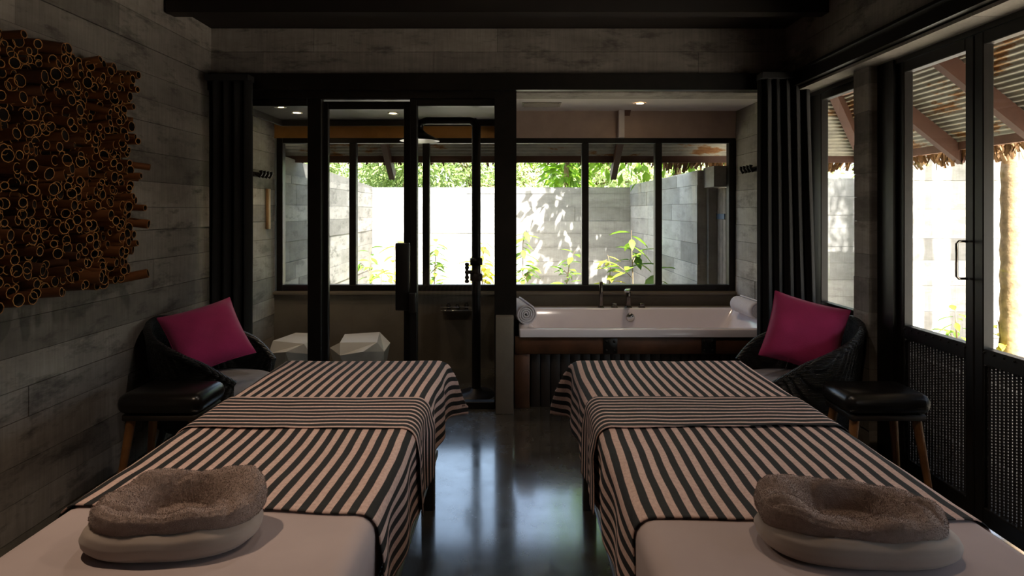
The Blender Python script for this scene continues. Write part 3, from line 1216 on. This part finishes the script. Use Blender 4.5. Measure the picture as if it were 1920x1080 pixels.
spread('striped_bedspread', 'black and pink striped cloth covering the left massage bed', 'bedspread', BL, .005, .24, .265, waves(1.475, 1.40, .004, 1), Y1B + .22, 'stripe_long', 3.1, 150, 150, group='striped bedspreads')
spread('striped_bedspread', 'black and pink striped cloth covering the right massage bed', 'bedspread', BR, .005, .265, .24, waves(1.40, 1.385, .004, 2), Y1B + .22, 'stripe_long', 7.7, 150, 150, group='striped bedspreads')
spread('striped_runner', 'narrow cross-striped runner laid over the left bedspread', 'runner', BL, .013, .18, .28, waves(1.965, 1.955, .004, 3), 2.275, 'stripe_cross', 4.4, 130, 24, False, group='striped runners')
spread('striped_runner', 'narrow cross-striped runner laid over the right bedspread', 'runner', BR, .013, .28, .18, waves(1.965, 1.98, .004, 4), 2.285, 'stripe_cross', 9.4, 130, 24, False, group='striped runners')


def ring_pillow(name, label, cat, c_, a, b, h, mat, seed, inner=.35, dip=.6, rz=0.0, nz=.0025, mod=(0, 0, 0), group=None, z0=0, fray=0, towel=False):
    """horseshoe-like cushion or towel: outer bulge, raised rim, hollow in the middle"""
    prof = [(.72, 0.0), (.9, .04), (.985, .25), (1.0, .5), (.96, .76), (.86, .94), (.72, 1.0), (.58, .95), (.45, .8), (.34, 1 - dip * .8), (.2, 1 - dip), (.0, 1 - dip)]
    if towel:
        prof = [(.78, 0), (.95, .04), (1.0, .22), (1.015, .5), (.985, .8), (.9, .98), (.78, 1.03), (.66, .98), (.55, .84), (.44, .55), (.34, .25), (.0, .08)]
    # refine by interpolation
    pr = []
    for i in range(len(prof) - 1):
        for k in range(3):
            f_ = k / 3
            pr.append((prof[i][0] * (1 - f_) + prof[i + 1][0] * f_, prof[i][1] * (1 - f_) + prof[i + 1][1] * f_))
    pr.append(prof[-1])
    n_ = len(pr) - 1

    def fn(u, v):
        ph = 2 * PI * u
        x_ = v * n_
        j = min(n_ - 1, int(x_))
        f_ = x_ - j
        r_ = pr[j][0] * (1 - f_) + pr[j + 1][0] * f_
        h_ = pr[j][1] * (1 - f_) + pr[j + 1][1] * f_
        ce, se = math.cos(ph), math.sin(ph)
        sq = (abs(ce) ** 2.6 + abs(se) ** 2.6) ** (-1 / 2.6)     # softened rectangle
        x, y = a * r_ * ce * sq, b * r_ * se * sq
        wgt = h_ * min(1, r_ * 1.6)
        z = h * h_ * (1 + wgt * (mod[0] * ce + mod[1] * se + mod[2] * math.cos(2 * ph)))
        if towel:
            fo1 = noise.noise((math.cos(ph) * 1.7 + seed, math.sin(ph) * 1.7, r_ * 1.2))
            fo2 = noise.noise((math.cos(ph) * 3.4 + seed, math.sin(ph) * 3.4, r_ * 2.5 + 4))
            z *= 1 + (.34 * fo1 + .1 * fo2) * h_
            fold = abs(math.sin(ph * 1.5 + seed + 2.2 * r_))
            z -= .010 * h_ * max(0, 1 - fold * 2.4) ** 2
            x *= 1 + .05 * fo1
        q = noise.noise((x * 14 + seed, y * 14, z * 14))
        q2 = noise.noise((x * 45 + seed, y * 45, z * 45))
        k_ = nz * (q + .35 * q2) * min(1, h_ * 5)
        if towel:
            k_ += .0010 * noise.noise((x * 150, y * 150, z * 150)) * min(1, h_ * 5)
        return Vector((x * (1 + k_ * 6), y * (1 + k_ * 6), z0 + z + k_ * 1.4))
    m = MB().grid(fn, 220 if towel else 96, 84 if towel else n_, closed=True)
    o = m.build(name, mat)
    o.location = c_
    o.rotation_euler = (0, 0, rz)
    if towel:
        pile = MB()
        for _ in range(46000):
            u, v = random.random(), random.uniform(.03, .97)
            p = fn(u, v)
            nr = (fn(u + .004, v) - p).cross(fn(u, v + .004) - p)
            if nr.length < 1e-9:
                continue
            nr = nr.normalized()
            d_ = (nr + rdir() * .8).normalized()
            sd_ = d_.cross(rdir())
            if sd_.length < .05:
                continue
            sd_ = sd_.normalized() * .0006
            pile.add([p - nr * .001 - sd_, p - nr * .001 + sd_, p + d_ * random.uniform(.0018, .0036)], [(0, 1, 2)])
        po = pile.build('pile', mat, o)
        po['kind'] = 'stuff'
    sub = o.modifiers.new('smooth', 'SUBSURF')
    sub.levels = sub.render_levels = 1
    return tag(o, label, cat, group)


zt = ZB + .002
ring_pillow('face_pillow', 'grey horseshoe face pillow at the head of the left bed', 'pillow', (-.759, 1.318, zt), .185, .108, .06, 'pillowcase', 1.2, dip=.35, rz=.06, nz=.003, group='face pillows')
ring_pillow('face_pillow', 'grey horseshoe face pillow at the head of the right bed', 'pillow', (.752, 1.292, zt), .21, .108, .06, 'pillowcase', 5.2, dip=.35, rz=-.05, nz=.003, group='face pillows')
ring_pillow('face_towel', 'brown towel bunched on the left face pillow', 'towel', (-.754, 1.33, zt + .038), .176, .1, .064, 'towel_taupe', 2.2, dip=.72, rz=.1, nz=.0025, mod=(.05, .13, .12), group='bunched towels', towel=True)
ring_pillow('face_towel', 'brown towel bunched on the right face pillow', 'towel', (.742, 1.305, zt + .038), .19, .1, .062, 'towel_taupe', 8.2, dip=.72, rz=-.12, nz=.0025, mod=(-.04, .13, .12), group='bunched towels', towel=True)


# ------------------------------------------------------------------ armchairs, throw pillows, stools
def armchair(label, c_, sgn):
    """wicker tub chair facing +X for sgn=1, -X for sgn=-1"""
    r = thing('armchair', label, 'armchair', c_, group='wicker armchairs')
    A, Bw = .36, .33

    def rim(a):     # a: 0 at the back centre, +-1 at arm tips
        t_ = abs(a)
        return .50 + .27 * (1 - t_ ** 1.5) if t_ < 1 else .50

    def sh(u, v):
        a = 2 * u - 1
        th = a * math.radians(128)
        f_ = v
        zr = rim(a) - .04 * max(0, abs(a) - .8) * 5
        z = .2 + (zr - .2) * f_
        k = .84 + .16 * f_
        return Vector((-sgn * A * math.cos(th) * k, Bw * math.sin(th) * k, z))
    o = MB().grid(sh, 56, 12).build('shell', 'wicker', r)
    so = o.modifiers.new('thickness', 'SOLIDIFY')
    so.thickness = .035
    so.offset = 0
    rp = [sh(i / 56, 1.0) for i in range(57)]
    MB().tube(rp, .021, 8).build('rim', 'wicker', r)
    MB().lathe([(0, .2), (.27, .2), (.3, .22), (.3, .33), (.0, .33)], (0, 0, 0), 32).build('seat_base', 'wicker', r)

    def cush(u, v):
        ph = 2 * PI * u
        pr_ = [(0, 0), (.9, 0), (1, .3), (1, .7), (.92, .95), (.6, 1.05), (0, 1.08)]
        x_ = v * 6
        j = min(5, int(x_))
        f_ = x_ - j
        rr = pr_[j][0] * (1 - f_) + pr_[j + 1][0] * f_
        hh = pr_[j][1] * (1 - f_) + pr_[j + 1][1] * f_
        x = .3 * rr * math.cos(ph)
        return Vector((x + sgn * .04 * (1 if sgn * x > 0 else .2) * abs(math.cos(ph)), .275 * rr * math.sin(ph), .33 + .085 * hh))
    MB().grid(cush, 40, 12, closed=True).build('seat_cushion', 'seat_fabric', r)
    for sx in (-1, 1):
        for sy in (-1, 1):
            MB().tube([(sx * .2, sy * .19, .21), (sx * .24, sy * .23, 0)], [.02, .014], 8).build('leg', 'black_steel', r)
    return r


armchair('dark wicker armchair in the left corner by the concrete wall', (-1.745, 3.46, 0), 1)
armchair('dark wicker armchair in the right corner by the concrete column', (1.645, 3.46, 0), -1)


def throw_pillow(label, corner_a, ab, ad, size=.43):
    e1 = Vector(ab).normalized()
    e2 = Vector(ad)
    e2 = (e2 - e1 * e2.dot(e1)).normalized()
    n_ = e1.cross(e2).normalized()
    c_ = Vector(corner_a)
    m = MB()

    def fn(side):
        def g_(u, v):
            a, b = 2 * u - 1, 2 * v - 1
            bul = max(0, (1 - a ** 4)) ** .75 * max(0, (1 - b ** 4)) ** .75
            pin = 1 - .07 * (1 - b * b) * abs(a) ** 3
            pin2 = 1 - .07 * (1 - a * a) * abs(b) ** 3
            w_ = noise.noise((a * 1.6 + c_.x, b * 1.6, side * 3.3)) * .012
            return e1 * (a * pin * size / 2) + e2 * (b * pin2 * size / 2) + n_ * side * (bul * (.062 + w_) + .003)
        return g_
    m.grid(fn(1), 36, 36)
    m.grid(fn(-1), 36, 36)
    m.tube([fn(1)(u, 0) for u in [i / 20 for i in range(21)]] + [fn(1)(1, v) for v in [i / 20 for i in range(1, 21)]]
           + [fn(1)(1 - u, 1) for u in [i / 20 for i in range(1, 21)]] + [fn(1)(0, 1 - v) for v in [i / 20 for i in range(1, 21)]], .004, 5)
    o = m.build('throw_pillow', 'magenta')
    o.location = c_
    return tag(o, label, 'cushion', 'magenta throw pillows')


throw_pillow('magenta throw pillow propped in the left wicker armchair', at(389, 629, 3.44), (.27, .27, .075), (.17, -.2, -.33), .405)
throw_pillow('magenta throw pillow propped in the right wicker armchair', at(1508, 624, 3.44), (.367, -.18, -.094), (-.135, -.13, -.376), .41)


def side_stool(label, c_):
    r = thing('side_stool', label, 'stool', c_, group='black leather stools')
    MB().rbox(-.205, .205, -.14, .14, .43, .53, .045, 4).build('leather_seat', 'leather', r)
    MB().rbox(-.18, .18, -.12, .12, .40, .43, .005, 1).build('seat_frame', 'dark_board', r)
    for sx in (-1, 1):
        for sy in (-1, 1):
            MB().tube([(sx * .15, sy * .09, .40), (sx * .2, sy * .125, 0)], [.022, .014], 10).build('leg', 'oak_leg', r)
    return r


side_stool('black leather stool by the left concrete wall, next to the armchair', (-1.70, 2.93, 0))
side_stool('black leather stool by the right-hand doors, next to the armchair', (1.80, 2.93, 0))


# ------------------------------------------------------------------ curtains
def curtain(label, x0, x1, yc, flare, seed, folds):
    r = thing('curtain', label, 'curtain', ((x0 + x1) / 2, yc, .03), group='dark corner curtains')

    def fn(u, v):
        z = .03 + (2.30 - .03) * v
        fl = 1 + flare * (1 - v)
        x = x0 + (x1 - x0) * u
        if flare > 0:
            x = x0 + (x1 - x0) * u * fl
        ph = u * folds * 2 * PI + .5 * noise.noise((u * 4, v * .8, seed))
        y = yc + .045 * math.sin(ph) * (.75 + .25 * (1 - v)) + .012 * noise.noise((u * 7, v * 2, seed))
        return Vector((x + .012 * math.cos(ph * 2), y, z))
    o = MB().grid(fn, int(folds * 16), 20).build('cloth', 'curtain_cloth', r, True)
    so = o.modifiers.new('thickness', 'SOLIDIFY')
    so.thickness = .006
    MB().box(x0, x1, yc - .05, yc + .05, 2.295, 2.335).build('heading', 'curtain_cloth', r, True)
    return r


curtain('dark curtain gathered at the left end of the bathroom opening', -2.09, -1.80, 4.02, 0, 1.1, 4)
curtain('dark curtain gathered at the right end of the bathroom opening', 1.66, 1.985, 3.96, .2, 5.1, 5)

# ------------------------------------------------------------------ bathtub
TX0, TX1, TY0, TY1, TZ = .04, 1.965, 4.15, 5.125, .57
tub = thing('bathtub', 'long white bathtub set in a dark timber surround', 'bathtub', ((TX0 + TX1) / 2, (TY0 + TY1) / 2, 0))
m = MB()


def ringpts(x0, x1, y0, y1, z, r, n=6):
    out = []
    for cx, cy, a0 in ((x1 - r, y1 - r, 0), (x0 + r, y1 - r, 90), (x0 + r, y0 + r, 180), (x1 - r, y0 + r, 270)):
        for k in range(n + 1):
            a = math.radians(a0 + 90 * k / n)
            out.append((cx + r * math.cos(a), cy + r * math.sin(a), z))
    return out


rings = [ringpts(TX0, TX1, TY0, TY1, TZ - .055, .012), ringpts(TX0, TX1, TY0, TY1, TZ - .006, .012), ringpts(TX0 + .006, TX1 - .006, TY0 + .006, TY1 - .006, TZ, .014),
         ringpts(TX0 + .07, TX1 - .07, TY0 + .055, TY1 - .085, TZ, .05), ringpts(TX0 + .08, TX1 - .08, TY0 + .065, TY1 - .095, TZ - .01, .05),
         ringpts(TX0 + .16, TX1 - .2, TY0 + .1, TY1 - .12, TZ - .22, .07), ringpts(TX0 + .25, TX1 - .33, TY0 + .15, TY1 - .16, TZ - .38, .09),
         ringpts(TX0 + .32, TX1 - .42, TY0 + .22, TY1 - .22, TZ - .40, .08)]
nn_ = len(rings[0])
vs_, fs = [p for r_ in rings for p in r_], []
for j in range(len(rings) - 1):
    for k in range(nn_):
        fs.append((j * nn_ + k, j * nn_ + (k + 1) % nn_, (j + 1) * nn_ + (k + 1) % nn_, (j + 1) * nn_ + k))
fs.append(tuple(range((len(rings) - 1) * nn_, len(rings) * nn_)))
m.add(vs_, fs, 0, True)
o = m.build('basin', 'porcelain', tub, True)
es = o.modifiers.new('edges', 'EDGE_SPLIT')
es.split_angle = math.radians(50)
# overflow, on the inner back wall
ofx = at(1182, 597, 5.02).x
MB().lathe([(.0, -.022), (.026, -.02), (.036, -.012), (.038, 0)], (ofx, 5.028, TZ - .075), 24, axis='y').build('overflow_cap', 'chrome', tub, True)
MB().rbox(TX0 - .03, TX1, TY0 + .02, TY0 + .06, .39, .512, .004, 1).build('apron_beam', 'tub_wood', tub, True)
MB().rbox(.005, .115, TY0 + .035, TY0 + .09, 0, .39, .004, 1).build('apron_post', 'tub_wood', tub, True)
x = .125
while x < TX1 - .05:
    MB().rbox(x, x + .066, TY0 + .07, TY0 + .09, 0, .46, .002, 1).build('apron_slat', 'dark_board', tub, True)
    x += .072
for px in (1145, 1330):
    X = at(px, 652, TY0).x
    pl = MB().rbox(X - .05, X + .05, TY0 + .012, TY0 + .02, .395, .505, .002, 1).build('joint_plate', 'black_steel', tub, True)
    pl.parent = tub
    for sx in (-1, 1):
        for sz in (-1, 1):
            bo = MB().lathe([(.0, -.008), (.009, -.007), (.011, 0)], (X + sx * .028, TY0 + .012, .45 + sz * .032), 8, axis='y').build('bolt', 'track_steel', tub, True)
            bo.parent = pl

# tap fittings standing on the tub's back rim
YT = 5.085
X = at(1127, 0, YT).x
h_ = thing('hand_shower', 'square chrome hand shower standing on the tub rim', 'hand shower', (X, YT, TZ))
MB().rbox(-.024, .024, -.022, .022, 0, .008, .002, 1).build('base_plate', 'dark_chrome', h_)
MB().rbox(-.014, .014, -.014, .014, .008, .225, .003, 1).build('wand', 'dark_chrome', h_)
X = at(1178, 0, YT).x
h_ = thing('tub_spout', 'tall square chrome tub spout with a flat lip', 'tap', (X, YT, TZ))
MB().rbox(-.028, .028, -.024, .024, 0, .01, .002, 1).build('base_plate', 'dark_chrome', h_)
MB().rbox(-.018, .018, -.018, .018, .01, .155, .003, 1).build('riser', 'dark_chrome', h_)
MB().rbox(-.022, .022, -.14, .022, .15, .168, .003, 1, mat4=Matrix.Rotation(-.28, 4, 'Z')).build('spout', 'chrome', h_)
for px, lab in ((1152, 'small square chrome knob between hand shower and spout'), (1203, 'small square chrome knob right of the tub spout')):
    X = at(px, 0, YT).x
    h_ = thing('tap_knob', lab, 'tap', (X, YT, TZ), group='tub tap knobs')
    MB().rbox(-.028, .028, -.02, .02, 0, .008, .002, 1).build('base_plate', 'dark_chrome', h_)
    MB().rbox(-.02, .02, -.02, .02, .008, .04, .006, 2).build('knob', 'dark_chrome', h_)


def rolled_towel(label, p0, p1, r):
    """towel rolled up, the spiral showing at both ends"""
    p0, p1 = Vector(p0), Vector(p1)
    d = (p1 - p0).normalized()
    a = Vector((0, 0, 1))
    b = d.cross(a).normalized()
    turns, n_ = 4.2, 110
    m = MB()

    def fn(u, v):
        th = u * turns * 2 * PI
        rr = r * (.03 + .97 * u)
        bulge = 1 + .03 * noise.noise((th * .2, v * 3, r * 50))
        inset = .012 * (1 - u) * (1 if v < .5 else -1) * abs(2 * v - 1)
        return p0 + (p1 - p0) * v + d * inset + (a * math.sin(th) + b * math.cos(th)) * rr * bulge - p0
    m.grid(fn, n_, 8)
    o = m.build('rolled_towel', 'towel_white')
    so = o.modifiers.new('thickness', 'SOLIDIFY')
    so.thickness = r * .88 / turns * .8
    so.offset = -1
    o.location = p0
    return tag(o, label, 'towel', 'rolled towels on the tub')


rolled_towel('rolled white towel on the left end of the bathtub', (.095, 4.34, TZ + .072), (.02, 4.72, TZ + .072), .07)
rolled_towel('rolled white towel on the right end of the bathtub', (1.89, 4.52, TZ + .067), (1.87, 4.90, TZ + .067), .065)


# ------------------------------------------------------------------ shower: stools, column, shelf, hooks
def gem_stool(label, c_, rz, s=1.0):
    n = 8
    m = MB()
    low = [(.19 * math.cos(2 * PI * k / n), .19 * math.sin(2 * PI * k / n), 0) for k in range(n)]
    mid = [(.245 * math.cos(2 * PI * (k + .5) / n), .235 * math.sin(2 * PI * (k + .5) / n), .27 + .03 * (k % 2)) for k in range(n)]
    top = [(.205 * math.cos(2 * PI * (2 * k) / n + .2), .2 * math.sin(2 * PI * (2 * k) / n + .2), .375 - .008 * k) for k in range(4)]
    vs_ = low + mid + top
    fs = [tuple(reversed(range(n)))]
    for k in range(n):
        fs += [(k, (k + 1) % n, n + k), ((k + 1) % n, n + (k + 1) % n, n + k)]
    for k in range(4):
        a = 2 * n + k
        b = 2 * n + (k + 1) % 4
        m0, m1 = n + (2 * k) % n, n + (2 * k + 1) % n
        mp = n + (2 * k - 1) % n
        fs += [(mp, m0, a), (m0, m1, b), (m0, b, a)]
    fs.append((2 * n, 2 * n + 1, 2 * n + 2, 2 * n + 3))
    m.add(vs_, fs)
    o = m.build('faceted_stool', 'stool_ceramic')
    o.location = c_
    o.rotation_euler = (0, 0, rz)
    return tag(o, label, 'stool', 'faceted shower stools')


gem_stool('pale faceted stool in the shower, partly behind the door stile', (at(562, 0, 4.84).x, 4.84, 0), .3)
gem_stool('pale faceted stool in the middle of the shower', (at(676, 0, 4.84).x, 4.84, 0), .75)

sx_ = at(893, 0, 4.5).x
sh_ = thing('shower_column', 'dark bronze shower column with bell-shaped rain head', 'shower', (sx_, 4.5, 0))
MB().lathe([(.0, .05), (.04, .05), (.05, .03), (.13, .02), (.15, .0)], (0, 0, 0), 28).build('base_flange', 'oil_bronze', sh_)
MB().tube([(0, 0, .02), (0, 0, 2.06), (-.03, 0, 2.1)], .034, 14).build('pole', 'oil_bronze', sh_)
hx = at(787, 0, 4.5).x - sx_
MB().tube([(0, 0, 2.085), (-.05, 0, 2.1), (hx + .05, 0, 2.1), (hx + .008, 0, 2.085), (hx, 0, 2.04), (hx, 0, 2.0)], .028, 12).build('arm', 'oil_bronze', sh_)
hd = MB().lathe([(.02, 2.04), (.035, 2.02), (.06, 2.0), (.1, 1.98), (.15, 1.95), (.152, 1.943)], (hx, 0, 0), 32).build('rain_head', 'oil_bronze', sh_)
MB().lathe([(.15, 1.944), (.1, 1.955), (0, 1.958)], (hx, 0, 0), 32).build('spray_face', 'white_enamel', hd)
for zc in (.9, 1.02):
    MB().lathe([(.034, zc - .03), (.048, zc - .025), (.048, zc + .025), (.034, zc + .03)], (0, 0, 0), 16).build('collar', 'oil_bronze', sh_)
v_ = MB().tube([(0, 0, .94), (-.07, -.02, .94)], .014, 8).tube([(-.07, -.02, .87), (-.07, -.02, 1.0)], .012, 8)
for zc in (.87, .9, .94, .975, 1.0):
    v_.lathe([(0, zc - .014), (.017, zc - .008), (.017, zc + .008), (0, zc + .014)], (-.07, -.02, 0), 8)
v_.build('valve_handle', 'oil_bronze', sh_)

s0, s1 = at(828, 0, 5.2).x, at(888, 0, 5.2).x
shf = thing('shower_shelf', 'narrow chrome shelf on the low shower wall', 'shelf', ((s0 + s1) / 2, YW, .53))
MB().rbox(s0, s1, YW - .11, YW, .528, .54, .004, 1).build('plate', 'chrome', shf, True)
MB().tube([(s0, YW, .565), (s0, YW - .11, .565), (s1, YW - .11, .565), (s1, YW, .565)], .004, 6).build('guard_rail', 'chrome', shf, True)
for i, (f_, hh, lab) in enumerate(((.22, .055, 'small dark toiletry bottle at the left of the shower shelf'), (.5, .045, 'small dark toiletry bottle in the middle of the shower shelf'),
                                   (.78, .06, 'small dark toiletry bottle at the right of the shower shelf'))):
    b_ = thing('toiletry_bottle', lab, 'bottle', (s0 + (s1 - s0) * f_, YW - .055, .541), group='toiletries on the shower shelf')
    MB().lathe([(0, 0), (.018, 0), (.019, hh * .6), (.012, hh * .75)], (0, 0, 0), 14).build('body', 'bottle_dark', b_)
    MB().lathe([(.012, hh * .75), (.012, hh), (0, hh)], (0, 0, 0), 12).build('cap', 'black_steel', b_)


def hook_rack(label, x, y, z, sgn):
    r = thing('hook_rack', label, 'hook rack', (x, y, z), group='hook racks')
    MB().rbox(min(0, sgn * .018), max(0, sgn * .018), -.14, .14, -.02, .02, .005, 1).build('bar', 'oil_bronze', r)
    for k in (-.1, -.035, .035, .1):
        MB().tube([(sgn * .015, k, .0), (sgn * .05, k, -.02), (sgn * .065, k, .01), (sgn * .06, k, .03)], [.012, .011, .012, .016], 7).build('hook', 'oil_bronze', r)
    return r


hook_rack('dark hook rack on the left shower wall', XL, 4.93, 1.71, 1)
hook_rack('dark hook rack on the wall right of the bathtub', XR, 4.86, 1.75, -1)
tag(MB().rbox(XL, XL + .025, 5.06, 5.11, 1.25, 1.6, .004, 1).build('wooden_plaque', 'plaque_wood'), 'narrow upright wooden plaque on the left shower wall', 'plaque')

# ventilation grille in the bath ceiling
g0 = .9 * F / (VY - 193)
gx = at(1015, 0, g0).x
vg = thing('ceiling_vent', 'rectangular slatted vent in the white bathroom ceiling', 'vent', (gx, g0, 2.298))
MB().box(-.16, .16, -.09, .09, -.006, 0).build('frame', 'grille', vg)
for k in range(7):
    MB().box(-.145, .145, -.075 + k * .022, -.063 + k * .022, -.012, -.005).build('slat', 'grille', vg)


# ------------------------------------------------------------------ lamps
def downlight(label, c_, power, col=(1, .75, .52), aim=None, size=1.5, group=None, spread_=.6):
    r = thing('downlight', label, 'light', c_, group=group)
    MB().lathe([(.03, -.002), (.045, -.006), (.047, 0)], (0, 0, 0), 20).build('ring', 'white_enamel', r)
    MB().lathe([(0, -.0015), (.03, -.0015)], (0, 0, 0), 16).build('lens', 'lamp_glow', r)
    ld = bpy.data.lights.new('lamp', 'SPOT')
    ld.energy = power
    ld.color = col
    ld.spot_size = size
    ld.spot_blend = spread_
    ld.shadow_soft_size = .03
    lo = bpy.data.objects.new('lamp', ld)
    COL.objects.link(lo)
    lo.parent = r
    lo.location = (0, 0, -.02)
    if aim is not None:
        dv = Vector(c_) - Vector(aim)
        lo.rotation_euler = dv.to_track_quat('Z', 'Y').to_euler()
    return r


GL = 'recessed ceiling downlights'
downlight('recessed downlight over the shower, near the left wall', (at(525, 0, 4.45).x, 4.45, 2.199), 6, group=GL)
downlight('recessed downlight over the faceted stools', (at(555, 0, 4.7).x, 4.72, 2.199), 6, group=GL)
downlight('recessed downlight over the shower, right of the sliding door middle', (at(737, 0, 4.75).x, 4.75, 2.199), 4, group=GL)
downlight('recessed downlight in the white ceiling above the bathtub', (at(1200, 0, 4.85).x, 4.85, 2.298), 10, group=GL)
downlight('recessed ceiling spot lighting the bamboo artwork and left bed', (-1.45, 1.55, 2.695), 34, aim=(-1.15, 1.4, .6), size=1.5, group=GL)
downlight('recessed ceiling spot above the right bed', (1.0, 1.75, 2.695), 12, aim=(.8, 1.6, .6), size=1.9, group=GL)
downlight('added unseen ceiling spot brightening the foot of the left bed', (-.73, 2.7, 2.695), 9, col=(1, .86, .74), size=2.2, group=GL)  # fill light added to lift the dim interior
downlight('added unseen ceiling spot brightening the foot of the right bed', (.73, 2.7, 2.695), 9, col=(1, .86, .74), size=2.2, group=GL)  # matching added fill light for the right bed
